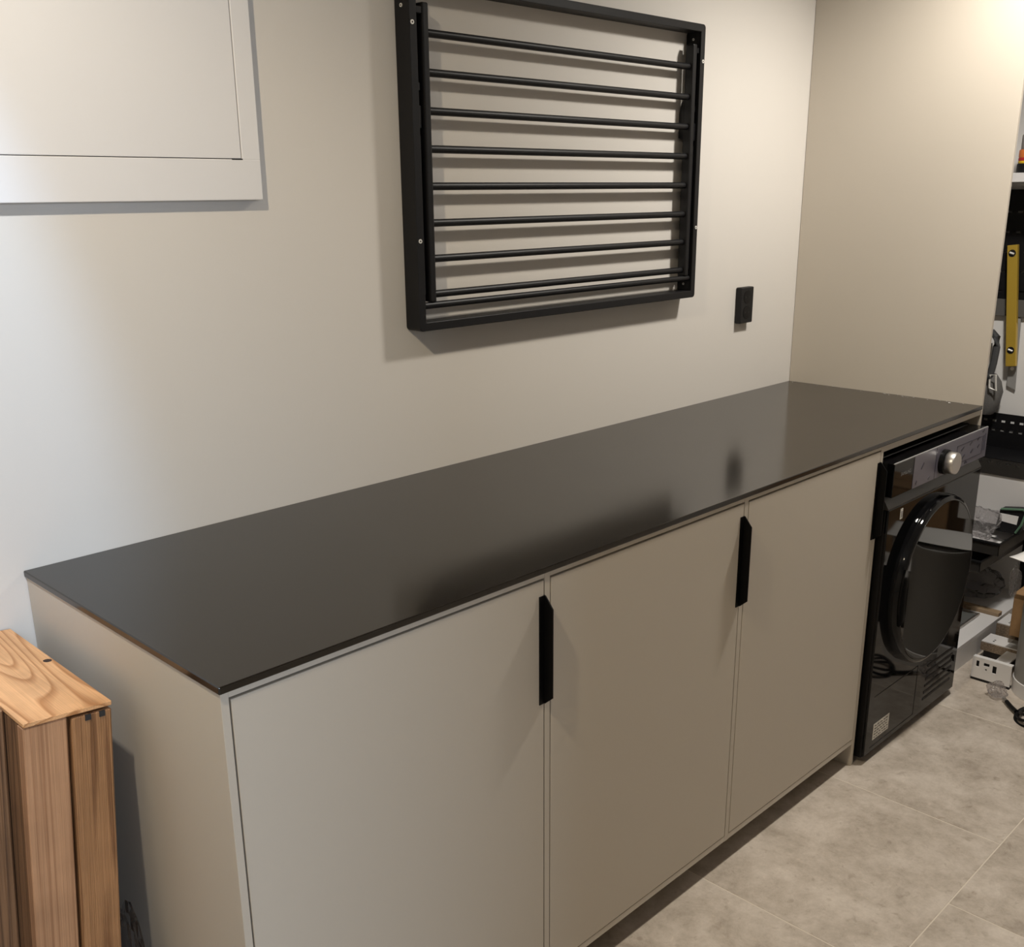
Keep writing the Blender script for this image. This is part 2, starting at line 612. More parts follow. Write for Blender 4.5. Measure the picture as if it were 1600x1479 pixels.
# ------------------------------------------------------------------ base cabinet run
cab = thing('base_cabinet', 'long greige three-door base cabinet under the dark worktop', 'cabinet', (0.9, -0.3, 0))
RB = H - 0.0108       # underside of the worktop
ZD0, ZD1 = 0.0818, 0.8658
obj('side_panel', B(0, 0.0117, F, -0.002, 0, RB, bev=0.0006, seg=1), 'greige', cab)
obj('side_panel', B(XR - 0.013, XR, F, -0.002, 0, RB, bev=0.0006, seg=1), 'greige', cab)
obj('divider', B(0.5988, 0.6119, F, -0.01, 0.065, RB, bev=0.0005, seg=1), 'greige', cab)
obj('divider', B(1.1989, 1.2131, F, -0.01, 0.065, RB, bev=0.0005, seg=1), 'greige', cab)
for a, b in ((0.0117, 0.5988), (0.6119, 1.1989), (1.2131, XR - 0.013)):
    obj('top_rail', B(a, b, F + 0.0006, F + 0.06, 0.8690, RB, bev=0.0004, seg=1), 'greige', cab)
obj('top_rail', B(XR, LX, F + 0.0006, F + 0.06, 0.8620, RB, bev=0.0004, seg=1), 'greige', cab)
obj('bottom_panel', B(0.0117, XR - 0.013, F + 0.0006, -0.01, 0.0652, 0.0795, bev=0.0006, seg=1), 'greige_edge', cab)
obj('back_panel', B(0.0117, XR - 0.013, -0.012, -0.003, 0.0652, RB), 'greige', cab)
doors = ((0.0143, 0.5962), (0.6140, 1.1963), (1.2152, XR - 0.0154))
hp = [(F + 0.012, 0.8394), (F - 0.0035, 0.8394), (F - 0.0205, 0.8190), (F - 0.0205, 0.6570), (F - 0.0035, 0.6420), (F + 0.012, 0.6420)]
for (a, b) in doors:
    d = obj('door', B(a, b, F - 0.0004, F + 0.018, ZD0, ZD1, bev=0.0007, seg=1), 'greige', cab)
    bm = prism(bmesh.new(), hp, 0, b - 0.0004, b + 0.0020)
    box(bm, b - 0.012, b, F - 0.0022, F - 0.0004, 0.642, 0.8394)
    h = obj('handle', bm, 'handle', d)
    h['label'] = 'black angular edge pull'
wt = obj('worktop', B(-0.003, LX - 0.0006, F - 0.0038, -0.0005, RB, H, bev=0.0016, seg=2), 'worktop')
tag(wt, 'dark grey stone worktop running along the wall over cabinet and dryer', 'worktop')
tp = obj('tall_side_panel', B(LX, LX + 0.012, F, -0.001, 0, ZC - 0.001, bev=0.0006, seg=1), 'greige')
tag(tp, 'tall greige side panel rising to the ceiling at the worktop end', 'panel')

# plaster crumbs along the panel foot
bm = bmesh.new()
for k in range(40):
    y = -0.02 - 0.56 * random.random() ** 0.9
    x = LX - 0.006 - abs(random.gauss(0, 0.012))
    s = random.uniform(0.0006, 0.0022)
    if k == 0:
        x, y, s = LX - 0.025, -0.53, 0.0045
    r = bmesh.ops.create_icosphere(bm, subdivisions=1, radius=1)
    for v in r['verts']:
        v.co = Vector((x + v.co.x * s, y + v.co.y * s * random.uniform(.8, 1.6), H + 0.0008 + v.co.z * 0.0008))
cr = obj('plaster_crumbs', bm, 'crumb')
tag(cr, 'white plaster crumbs on the worktop along the tall panel', 'crumbs', kind='stuff')

# ------------------------------------------------------------------ dryer
DX0, DX1, DY = 1.8235, 2.4040, -0.635
dry = thing('tumble_dryer', 'glossy black front-loading dryer standing under the worktop end', 'dryer', (2.1137, -0.32, 0))
bm = bmesh.new()
box(bm, DX0 + 0.002, DX1 - 0.002, -0.590, -0.03, 0.015, 0.838, bev=0.006)
obj('body', bm, 'dryer_matt', dry)
bm = bmesh.new()
box(bm, DX0, DX1, DY + 0.006, -0.588, 0.020, 0.717, bev=0.004)
ff = obj('front_frame', bm, 'dryer_matt', dry)
fp = obj('front_panel', B(DX0 + 0.002, DX1 - 0.002, DY, DY + 0.010, 0.024, 0.715, bev=0.003), 'dryer', dry)
# sloped recess between panel and front
obj('recess_strip', prism(bmesh.new(), [(DY + 0.001, 0.715), (DY + 0.001, 0.718), (DY + 0.022, 0.752), (-0.588, 0.752), (-0.588, 0.715)],
                          0, DX0, DX1), 'dryer_grey', dry)
cp = obj('control_panel', B(DX0, DX1, DY - 0.004, -0.588, 0.748, 0.8345, bev=0.0015), 'dryer', dry)
YP = DY - 0.004
fl = obj('protective_film', B(1.935, DX1 - 0.0005, YP - 0.0012, YP, 0.7495, 0.8330), 'film', cp)
fl['label'] = 'protective film with a lavender room reflection in its colour'
obj('film_edge', B(DX0, DX1, YP - 0.0008, YP + 0.003, 0.8330, 0.8352), 'grey_print', cp)
bm = bmesh.new()
for (x, z, ln, an) in ((1.985, .800, .020, 45), (2.030, .760, .012, 35), (1.955, .762, .010, 50), (2.235, .800, .018, 25),
                       (2.290, .806, .016, 25), (2.340, .811, .014, 25), (2.245, .776, .018, 28), (2.300, .783, .016, 28),
                       (2.345, .789, .012, 28), (2.262, .758, .010, 50), (2.272, .756, .010, -30), (2.372, .828, .014, 20)):
    a = math.radians(an)
    dx, dz = math.cos(a) * ln / 2, math.sin(a) * ln / 2
    nx, nz = -math.sin(a) * 0.0023, math.cos(a) * 0.0023
    prism(bm, [(x - dx - nx, z - dz - nz), (x + dx - nx, z + dz - nz), (x + dx + nx, z + dz + nz), (x - dx + nx, z - dz + nz)],
          1, YP - 0.0018, YP - 0.0010)
obj('film_print', bm, 'film_print', cp)['kind'] = 'stuff'
bm = bmesh.new()
for (xa, xb, za, zb) in ((2.197, 2.372, .8125, .8138), (2.205, 2.365, .7630, .7643), (2.197, 2.1985, .763, .8138), (2.370, 2.3715, .763, .8138),
                         (2.378, 2.381, .770, .815), (2.388, 2.391, .770, .818), (2.0635, 2.0650, .7495, .833)):
    box(bm, xa, xb, YP - 0.0018, YP - 0.0010, za, zb)
obj('display_outline', bm, 'film_print', cp)['kind'] = 'stuff'
obj('logo', text_bm('SAMSUNG', 0.0125, lambda u, v: (1.8905 + u, YP - 0.0005, 0.8010 + v)), 'grey_print', cp)
bm = bmesh.new()
kx, kz = 2.112, 0.788
lathe(bm, [(0.033, 0), (0.033, 0.012), (0.031, 0.014)], (kx, YP - 0.0010, kz), 'Y', 40)
kb = obj('knob_base', bm, 'dryer_matt', cp, True)
bm = bmesh.new()
lathe(bm, [(0.028, 0.013), (0.0295, 0.016), (0.0295, 0.034), (0.0275, 0.037)], (kx, YP - 0.0010, kz), 'Y', 40)
kn = obj('knob', bm, 'steel', cp, True)
kn['label'] = 'brushed steel dial'
# round door
dc = (2.114, DY, 0.459)
bm = bmesh.new()
lathe(bm, [(0.237, 0.0), (0.236, 0.016), (0.233, 0.0235), (0.227, 0.0272), (0.2225, 0.0275)], dc, 'Y', 96)
dr = obj('door', bm, 'dryer', dry, True)
bm = bmesh.new()
lathe(bm, [(0.2215, 0.0265), (0.2205, 0.0284), (0.10, 0.0292)], dc, 'Y', 96)
obj('door_glass', bm, 'glass_black', dr, True)
bm = bmesh.new()
ra = [math.radians(a) for a in range(158, 200, 3)]
pts = [(dc[0] + 0.2335 * math.cos(a), dc[2] + 0.2335 * math.sin(a)) for a in ra] + \
      [(dc[0] + 0.200 * math.cos(a), dc[2] + 0.200 * math.sin(a)) for a in reversed(ra)]
prism(bm, pts, 1, DY - 0.0255, DY - 0.0300)
obj('door_grip', bm, 'dryer', dr)
bm = bmesh.new()
tube(bm, [(dc[0] + 0.2225 * math.cos(a), DY - 0.0278, dc[2] + 0.2225 * math.sin(a)) for a in [math.radians(i * 4) for i in range(90)]], 0.0011, 6, True)
obj('door_rim', bm, 'dryer_grey', dr)
# filter flap with its seam, vent slots, stickers
bm = bmesh.new()
for (xa, xb, za, zb) in ((1.857, 2.121, .1915, .1933), (2.1195, 2.1212, .0405, .1933), (1.857, 2.121, .0400, .0416)):
    box(bm, xa, xb, DY - 0.0008, DY + 0.002, za, zb)
obj('filter_flap_seam', bm, 'gap', dry)
for i in range(6):
    z = 0.066 + 0.0205 * i
    xa = 2.178 + 0.002 * i
    s = obj('vent_slot', B(xa, 2.366, DY - 0.0015, DY + 0.004, z - 0.0042, z + 0.0042, bev=0.001, seg=1), 'gap', dry)
st = obj('sticker', B(1.868, 1.960, DY - 0.0008, DY + 0.0004, 0.0595, 0.1070), 'sticker', dry)
st['label'] = 'pale label with small print'
bm = bmesh.new()
rnd = random.Random(3)
for j in range(5):
    x = 1.874
    while x < 1.952:
        ln = rnd.uniform(.004, .012)
        box(bm, x, min(x + ln, 1.954), DY - 0.0013, DY - 0.0006, 0.065 + j * 0.0085, 0.0672 + j * 0.0085)
        x += ln + rnd.uniform(.003, .008)
obj('print', bm, 'gap', st)
s2 = obj('sticker', B(1.893, 1.906, DY - 0.0008, DY + 0.0004, 0.677, 0.7045), 'sticker', dry)
obj('print', B(1.896, 1.903, DY - 0.0013, DY - 0.0006, 0.682, 0.698), 'grey_print', s2)
for x in (DX0 + 0.05, DX1 - 0.05):
    for y in (-0.56, -0.08):
        bm = cyl(bmesh.new(), (x, y, 0), (x, y, 0.02), 0.022)
        obj('foot', bm, 'rubber', dry)

# ------------------------------------------------------------------ wall drying rack
rk = thing('drying_rack', 'black metal fold-down drying rack mounted on the wall', 'drying rack', (1.3175, 0, 1.20))
RX0, RX1, RZ0, RZ1, RD = 0.830, 1.803, 1.201, 1.873, 0.045
bm = bmesh.new()


def rrect(x0, x1, z0, z1, r, n=6):
    out = []
    for (cx, cz, a0) in ((x1 - r, z1 - r, 0), (x0 + r, z1 - r, 90), (x0 + r, z0 + r, 180), (x1 - r, z0 + r, 270)):
        for k in range(n + 1):
            a = math.radians(a0 + 90 * k / n)
            out.append((cx + r * math.cos(a), cz + r * math.sin(a)))
    return out


po = rrect(RX0, RX1, RZ0, RZ1, 0.009)
pi_ = rrect(RX0 + 0.018, RX1 - 0.018, RZ0 + 0.018, RZ1 - 0.018, 0.002)
vv = {}
for nm, pp in (('o', po), ('i', pi_)):
    for yy in (-0.001, -RD):
        vv[nm, yy] = [bm.verts.new((p[0], yy, p[1])) for p in pp]
n = len(po)
for k in range(n):
    l = (k + 1) % n
    for a, b in ((vv['o', -RD], vv['i', -RD]), (vv['i', -.001], vv['o', -.001]), (vv['o', -.001], vv['o', -RD]), (vv['i', -RD], vv['i', -.001])):
        bm.faces.new((a[k], a[l], b[l], b[k]))
bmesh.ops.recalc_face_normals(bm, faces=bm.faces)
of = obj('outer_frame', bm, 'blackmetal', rk)
bv = of.modifiers.new('b', 'BEVEL')
bv.width = 0.0015
bv.segments = 2
bv.limit_method = 'ANGLE'
bv.angle_limit = math.radians(50)
for x in (0.866, 1.760):
    bm = B(x, x + 0.016, -0.041, -0.016, 1.259, 1.826, bev=0.003, seg=2)
    obj('swing_bar', bm, 'blackmetal', rk)
RZ = [1.7745, 1.7030, 1.6320, 1.5605, 1.4890, 1.4170, 1.3460, 1.2740]
for z in RZ:
    obj('rod', cyl(bmesh.new(), (0.878, -0.0265, z - 0.0004), (1.764, -0.0265, z - 0.0004), 0.0078, 14), 'blackmetal', rk, True)
obj('pivot_rod', cyl(bmesh.new(), (0.846, -0.033, 1.252), (1.787, -0.033, 1.252), 0.0072, 14), 'blackmetal', rk, True)
for x, sg in ((0.8535, 1), (1.7815, -1)):
    bm = B(x - 0.0035, x + 0.0035, -0.036, -0.020, 1.275, 1.585, bev=0.001, seg=1)
    obj('stay_arm', bm, 'blackmetal', rk)
    bm = B(x - 0.0045, x + 0.0045, -0.038, -0.012, 1.598, 1.640, bev=0.001, seg=1)
    obj('catch', B(x - 0.0045, x + 0.0045, -0.036, -0.016, 1.668, 1.682), 'blackmetal', rk)
    obj('catch', bm, 'blackmetal', rk)
    bm = B(x - 0.0055, x + 0.0115 if sg > 0 else x + 0.0055, -0.040, -0.020, 1.805, 1.818, bev=0.001, seg=1)
    obj('top_link', bm, 'blackmetal', rk)
bm = prism(bmesh.new(), [(-0.018, 1.60), (-0.003, 1.605), (-0.003, 1.665), (-0.009, 1.69), (-0.018, 1.70)], 0, 1.761, 1.764)
obj('latch_plate', bm, 'blackmetal', rk)
bm = B(1.7865 - 0.0025, 1.7865, -0.040, -0.001, 1.221, 1.853)
obj('inner_lining', bm, 'blackmetal', rk)


def screw(c, d, par, r=0.0042):
    c, d = Vector(c), Vector(d)
    s = obj('screw', cyl(bmesh.new(), c, c + d * 0.0015, r, 12), 'screw', par)
    obj('screw_socket', cyl(bmesh.new(), c + d * 0.0013, c + d * 0.0018, r * 0.45, 6), 'gap', s)


for (x, z) in ((0.836, 1.787), (0.838, 1.3825), (1.795, 1.787), (1.795, 1.3825)):
    screw((x, -RD, z), (0, -1, 0), rk, 0.0043)
screw((RX0, -0.022, 1.818), (-1, 0, 0), rk, 0.0036)
for (y, z) in ((-0.0222, 1.839), (-0.0064, 1.805), (-0.0208, 1.236)):
    screw((1.7838, y, z), (-1, 0, 0), rk, 0.0030)

# ------------------------------------------------------------------ electrical cabinet door on the wall
ec = thing('electrical_cabinet', 'white flush electrical cabinet with framed door high on the wall', 'cabinet', (0.1, 0, 1.4667))
EX0, EX1, EZ0, EZ1 = -0.45, 0.4955, 1.4667, 2.15
DXa, DXb, DZa, DZb = -0.40, 0.4578, 1.5358, 2.10
bm = bmesh.new()
box(bm, EX0, EX1, -0.019, -0.001, EZ0, DZa - 0.0012, bev=0.0012)
box(bm, EX0, EX1, -0.019, -0.001, DZb, EZ1, bev=0.0012)
box(bm, DXb + 0.0016, EX1, -0.019, -0.001, DZa - 0.002, DZb + 0.002, bev=0.0012)
box(bm, EX0, DXa - 0.0012, -0.019, -0.001, DZa - 0.002, DZb + 0.002, bev=0.0012)
obj('frame', bm, 'white_metal', ec)
obj('door', B(DXa, DXb, -0.0183, -0.006, DZa, DZb, bev=0.0012), 'white_metal', ec)
obj('shadow_gap', B(DXa - .002, DXb + .002, -0.006, -0.0015, DZa - .002, DZb + .002), 'gap', ec)
obj('hinge_slot', B(DXb - 0.019, DXb + 0.0022, -0.0192, -0.0175, DZa - 0.0022, DZa - 0.0002), 'gap', ec)

# ------------------------------------------------------------------ wall socket
so = thing('wall_socket', 'black double wall socket above the worktop by the corner', 'socket', (2.106, 0, 1.10))
SX0, SX1, SZ0, SZ1 = 2.0738, 2.1395, 1.1020, 1.2055
obj('plate', B(SX0, SX1, -0.020, -0.0005, SZ0, SZ1, bev=0.003), 'darkplastic', so)
for z in (1.1775, 1.1330):
    bm = bmesh.new()
    lathe(bm, [(0.0195, 0.0), (0.0195, 0.0010), (0.0170, 0.0012)], (2.1066, -0.0198, z), 'Y', 32)
    s = obj('socket_insert', bm, 'rubber', so, True)
    for dx in (-0.0095, 0.0095):
        obj('pin_hole', cyl(bmesh.new(), (2.1066 + dx, -0.0208, z), (2.1066 + dx, -0.0214, z), 0.0025, 10), 'gap', s)

# ------------------------------------------------------------------ wooden crates leaning left of the cabinet
def crate(name, label, w, dep, h, loc, lean, planks, top_mat, grp=None):
    t = thing(name, label, 'crate', (0, 0, 0), grp)
    obj('top_board', B(-w, 0.0, -dep, 0, h - 0.007, h, bev=0.001, seg=1), top_mat, t)
    hh = h - 0.0075
    for (a, b, m_, zt) in planks:
        o = obj('front_plank', B(a, b, -dep + 0.0015, -dep + 0.022, 0.0, hh + zt, bev=0.002, seg=1), m_, t)
        # weathered, slightly wavy plank edges
        md = o.data
    obj('side_board', B(-0.020, -0.001, -dep + 0.022, -0.003, 0.0, hh, bev=0.001, seg=1), 'wood_dark', t)
    obj('side_board', B(-w + 0.001, -w + 0.018, -dep + 0.022, -0.003, 0.0, hh, bev=0.001, seg=1), 'wood_dark', t)
    obj('bottom_board', B(-w + 0.018, -0.020, -dep + 0.022, -0.003, 0.0, 0.018), 'wood_dark', t)
    t.location = loc
    t.rotation_euler = (0, lean, 0)
    return t


LEAN = math.radians(4.9)
cr1 = crate('wooden_crate', 'pine crate with bright board on top leaning beside the cabinet end', 0.1215, 0.366, 0.802,
            (-0.107, -0.006, 0.0), LEAN, ((-0.1215, -0.0625, 'wood_face', 0), (-0.0570, 0.0, 'wood_rough', -0.004)), 'wood_top')
obj('knot', lathe(bmesh.new(), [(0.0085, 0), (0.0085, 0.0004)], (0, 0, 0), 'Z', 20), plain('knot', (0.035, 0.018, 0.012), 0.8), cr1)
kn_ = [c for c in cr1.children if c.name.startswith('knot')][0]
for v in kn_.data.vertices:
    v.co += cr1.location
kn_.location = (-0.0095, -0.170, 0.8018)
kn_.scale = (0.75, 0.75, 1)
for x in (-0.034, -0.014):
    o = obj('nail_hole', B(-0.0040, 0.0040, -0.001, 0.001, -0.0042, 0.0042), 'gap', cr1)
    for v in o.data.vertices:
        v.co += cr1.location
    o.location = (x, -0.3650, 0.786)
cr2 = thing('wooden_crate', 'dark weathered plank crate at the left picture edge', 'crate', (0, 0, 0))
for (a, b, y, zt) in ((-0.030, 0.0, -0.305, 0.812), (-0.062, -0.033, -0.315, 0.82), (-0.135, -0.066, -0.31, 0.818)):
    obj('front_plank', B(a, b, y, y + 0.02, 0, zt, bev=0.003, seg=1), 'wood_dark', cr2)
obj('side_board', B(-0.02, -0.002, -0.28, -0.004, 0, 0.74, bev=0.002, seg=1), 'wood_dark', cr2)
obj('side_board', B(-0.133, -0.115, -0.265, -0.004, 0, 0.74, bev=0.002, seg=1), 'wood_dark', cr2)
obj('top_board', B(-0.115, -0.02, -0.264, -0.004, 0.72, 0.735, bev=0.002, seg=1), 'wood_dark', cr2)
obj('bottom_board', B(-0.115, -0.02, -0.264, -0.004, 0.0, 0.018), 'wood_dark', cr2)
cr2.location = (-0.2300, -0.004, 0)
cr2.rotation_euler = (0, LEAN, 0)

pb = obj('plastic_bag', crumple((-0.044, -0.335, 0.215), (0.028, 0.05, 0.235), 4, 4, 0.30, 0.0005), 'plastic_dark')
tag(pb, 'crumpled clear plastic bag squeezed between crate and cabinet end', 'plastic bag')

# ------------------------------------------------------------------ storage niche right of the tall panel
nb = thing('cabinet_plinth', 'white low cabinet base on the floor right of the dryer', 'cabinet base', (2.81, -0.3, 0))
obj('base_board', B(LX + 0.012, XW - 0.001, -0.578, -0.002, 0.066, 0.082, bev=0.001, seg=1), 'white_metal', nb)
obj('front_board', B(LX + 0.012, XW - 0.001, -0.578, -0.562, 0.0, 0.0658), 'white_metal', nb)

wsf = obj('wall_shelf', B(2.99, XW - 0.001, -0.965, -0.01, 1.492, 1.520, bev=0.001, seg=1), 'white_metal')
tag(wsf, 'white wall shelf above the black perforated panel', 'shelf')
can = thing('spray_can', 'orange red and yellow banded can on the white shelf', 'can', (3.075, -0.425, 1.5205))
cc = (3.075, -0.425)
for nm, z0, z1, r, m_ in (('can_base', 0, .028, .040, 'darkplastic'), ('yellow_band', .028, .036, .038, 'yellow_lab'),
                          ('red_band', .036, .046, .038, 'red'), ('orange_band', .046, .070, .038, 'orange'), ('cap', .070, .115, .034, 'greycan')):
    obj(nm, lathe(bmesh.new(), [(r * .97, 1.5207 + z0), (r, 1.5207 + z0 + .003), (r, 1.5207 + z1 - .003), (r * .96, 1.5207 + z1)], (*cc, 0), 'Z', 28), m_, can, True)

pp_ = thing('tool_board', 'black perforated tool board on the wall under the shelf', 'tool board', (3.18, -0.6, 1.11))
slots = [(y, y + 0.018, z, z + 0.006) for y in [-0.96 + 0.036 * k for k in range(26)] for z in (1.135, 1.20, 1.265, 1.33, 1.395)]
obj('sheet', perforated(bmesh.new(), -0.965, -0.015, 1.112, 1.470, slots, lambda u, v, t: (3.184 + t, u, v), 0.003), 'blackmetal', pp_)
obj('mounting_rail', B(3.1875, XW - 0.0005, -0.98, -0.02, 1.13, 1.16), 'blackmetal', pp_)
obj('lower_rail', B(3.182, XW - 0.0005, -0.965, -0.015, 1.055, 1.1115, bev=0.001, seg=1), 'rail_grey', pp_)

lv = thing('spirit_level', 'yellow spirit level hanging on the perforated panel', 'spirit level', (3.165, -0.398, 0.89))
bm = B(-0.009, 0.009, -0.0165, 0.0165, 0, 0.405, bev=0.0012, seg=1)
for v in bm.verts:
    v.co += Vector((3.165, -0.398, 0.89))
obj('bar', bm, 'yellow', lv)
for z in (0.055, 0.378):
    bm = bmesh.new()
    cyl(bm, (3.155, -0.398, 0.89 + z), (3.1575, -0.398, 0.89 + z), 0.012, 20)
    vr = obj('vial_ring', bm, 'darkplastic', lv)
    obj('vial', cyl(bmesh.new(), (3.1535, -0.405, 0.887 + z), (3.1535, -0.391, 0.893 + z), 0.0035, 10), 'screw', vr)
lv.rotation_euler = (math.radians(-6.5), 0, 0)
lv.location.y = -0.418

mb = thing('metal_bracket', 'grey metal strip hanging below the spirit level', 'bracket', (3.188, -0.415, 0.81))
obj('strip', prism(bmesh.new(), [(-0.432, 0.806), (-0.403, 0.818), (-0.392, 1.05), (-0.420, 1.05)], 0, 3.188, 3.194), 'greyplastic', mb)
obj('hole', cyl(bmesh.new(), (3.1872, -0.414, 0.878), (3.1882, -0.414, 0.878), 0.0065, 14), 'paper', mb)

bgy = -0.022
bg = thing('shoulder_bag', 'grey felt bag with dark strap and buckle hanging beside the spirit level', 'bag', (3.10, -0.28, 0.722))
bm = bmesh.new()
prof = [(0.722, -0.365, -0.16, .030), (0.74, -0.378, -0.15, .040), (0.80, -0.386, -0.145, .045), (0.835, -0.378, -0.15, .040), (0.86, -0.360, -0.16, .030)]
rings = []
for (z, ya, yb, hx) in prof:
    ring = []
    for k in range(24):
        a = 2 * math.pi * k / 24
        ca, sa = math.cos(a), math.sin(a)
        yy = (ya + yb) / 2 + (yb - ya) / 2 * (abs(sa) ** .5) * (1 if sa >= 0 else -1)
        xx = 3.135 + hx * (abs(ca) ** .6) * (1 if ca >= 0 else -1)
        ring.append(bm.verts.new((xx + 0.004 * mnoise.noise(Vector((yy * 30, z * 30, a))), yy, z)))
    rings.append(ring)
for A_, B_ in zip(rings, rings[1:]):
    for k in range(24):
        bm.faces.new((A_[k], A_[(k + 1) % 24], B_[(k + 1) % 24], B_[k]))
bm.faces.new(list(reversed(rings[0])))
bm.faces.new(rings[-1])
bmesh.ops.recalc_face_normals(bm, faces=bm.faces)
obj('pouch', bm, 'felt', bg, True)
bm = bmesh.new()
tube(bm, [(3.115, -0.345, 0.85), (3.12, -0.352, 0.90), (3.13, -0.352, 0.955), (3.14, -0.345, 0.985), (3.15, -0.325, 1.0), (3.155, -0.27, 1.0),
          (3.15, -0.23, 0.985), (3.14, -0.20, 0.90), (3.13, -0.19, 0.85)], 0.012, 10)
obj('handle_strap', bm, 'strap', bg, True)
bm = bmesh.new()
prism(bm, [(-0.33, 0.835), (-0.295, 0.835), (-0.33, 0.97), (-0.345, 0.97)], 0, 3.10, 3.106)
obj('flap_strap', bm, 'strap', bg)
bm = bmesh.new()
tube(bm, [(3.083, -0.385, 0.815), (3.083, -0.362, 0.822), (3.083, -0.358, 0.865), (3.083, -0.378, 0.868)], 0.0035, 6, True)
obj('buckle', bm, 'screw', bg)
bm = bmesh.new()
tube(bm, [(3.083, -0.36, 0.862), (3.085, -0.33, 0.848), (3.088, -0.27, 0.835), (3.09, -0.20, 0.84)], 0.009, 8)
obj('buckle_strap', bm, 'strap', bg, True)

ps = thing('perforated_shelf', 'black perforated metal tray shelf on the right wall', 'shelf', (3.1, -0.6, 0.55))
ys = [-0.97 + 0.0305 * k for k in range(31)]
slots = [(y, y + 0.013, z, z + 0.0075) for y in ys for z in (0.6905, 0.6585)]
obj('back_lip', perforated(bmesh.new(), -0.965, -0.012, 0.602, 0.722, slots, lambda u, v, t: (3.170 + t, u, v), 0.002), 'blackmetal', ps)
obj('tray_floor', B(3.00, 3.172, -0.965, -0.012, 0.5985, 0.6018), 'blackmetal', ps)
slots = [(y, y + 0.013, 0.584, 0.591) for y in ys]
obj('front_lip', perforated(bmesh.new(), -0.965, -0.012, 0.545, 0.5983, slots, lambda u, v, t: (3.00 + t, u, v), 0.002), 'dryer_grey', ps)  # black lip in a lighter grey, imitating the light it faces
for y in (-0.9, -0.1):
    obj('wall_bracket', B(3.172, XW - 0.0005, y, y + 0.03, 0.61, 0.71), 'blackmetal', ps)

bg.location.y += bgy

bk = obj('backboard', B(3.0045, 3.014, -0.965, -0.012, 0.372, 0.5440, bev=0.001, seg=1), 'white_metal')
tag(bk, 'white board directly below the black perforated shelf', 'board')
# pulled-out baskets under the shelf
def basket(name, label, x0, x1, y0, y1, z0, z1, nrod):
    t = thing(name, label, 'basket', ((x0 + x1) / 2, (y0 + y1) / 2, z0))
    bm = tube(bmesh.new(), [(x0, y0, z1), (x1, y0, z1), (x1, y1, z1), (x0, y1, z1)], 0.0055, 8, True)
    obj('rim', bm, 'blackmetal', t)
    obj('bottom', B(x0 + .012, x1 - .012, y0 + .012, y1 - .012, z0, z0 + 0.002), 'dryer_grey', t)
    for (a, b, c, d) in ((x0, x0 + .002, y0, y1), (x1 - .002, x1, y0, y1), (x0, x1, y0, y0 + .002), (x0, x1, y1 - .002, y1)):
        obj('wall_mesh', B(a, b, c, d, z0, z1), 'dryer_grey', t)
    return t


basket('basket', 'upper black pull-out basket holding papers under the perforated shelf', 2.835, 3.19, -0.570, -0.04, 0.318, 0.358, 0)
basket('basket', 'lower black pull-out basket under the one with papers', 2.800, 3.19, -0.530, -0.04, 0.262, 0.296, 0)
for y in (-0.05,):
    pass
rl = thing('basket_rail', 'dark runner carrying the pull-out baskets', 'rail', (3.195, -0.3, 0.25))
obj('upright', B(3.1915, XW - 0.0005, -0.56, -0.53, 0.083, 0.545), 'blackmetal', rl)
obj('upright', B(3.1915, XW - 0.0005, -0.08, -0.05, 0.083, 0.545), 'blackmetal', rl)
for k, (x, y, rz, w_, d_, z) in enumerate(((2.93, -0.46, .2, .12, .17, .3215), (3.06, -0.49, -.3, .10, .10, .3235), (3.01, -0.33, .5, .15, .21, .3255))):
    bm = B(-w_ / 2, w_ / 2, -d_ / 2, d_ / 2, 0, 0.0015)
    bmesh.ops.rotate(bm, verts=bm.verts, cent=(0, 0, 0), matrix=Matrix.Rotation(rz, 3, 'Z'))
    for v in bm.verts:
        v.co += Vector((x, y, z))
    o = obj('paper_sheet', bm, 'paper')
    tag(o, ('white paper lying at the front of the upper basket', 'small white paper at the right front of the upper basket',
            'white paper lying under the clear bag in the upper basket')[k], 'paper', 'papers in the basket')
bb = obj('plastic_bag', crumple((2.925, -0.455, 0.388), (0.060, 0.068, 0.062), 11, 4, 0.42, 0.328), 'plastic')
tag(bb, 'bulging clear plastic bag standing in the upper basket', 'plastic bag')
og = thing('tool_case', 'dark case with green rim and white label resting on the basket', 'case', (2.97, -0.56, 0.364))
bm = prism(bmesh.new(), [(-0.505, 0.3645), (-0.514, 0.440), (-0.520, 0.446), (-0.590, 0.458), (-0.603, 0.448), (-0.585, 0.3645)], 0, 2.962, 2.990)
obj('shell', bm, 'darkplastic', og)
obj('label_plate', prism(bmesh.new(), [(-0.516, 0.402), (-0.518, 0.428), (-0.576, 0.428), (-0.573, 0.398)], 0, 2.9603, 2.9625), 'paper', og)
bm = tube(bmesh.new(), [(2.960, -0.518, 0.443), (2.960, -0.588, 0.454), (2.960, -0.598, 0.445), (2.960, -0.588, 0.400), (2.960, -0.573, 0.370)], 0.004, 8)
obj('rim', bm, 'green', og)

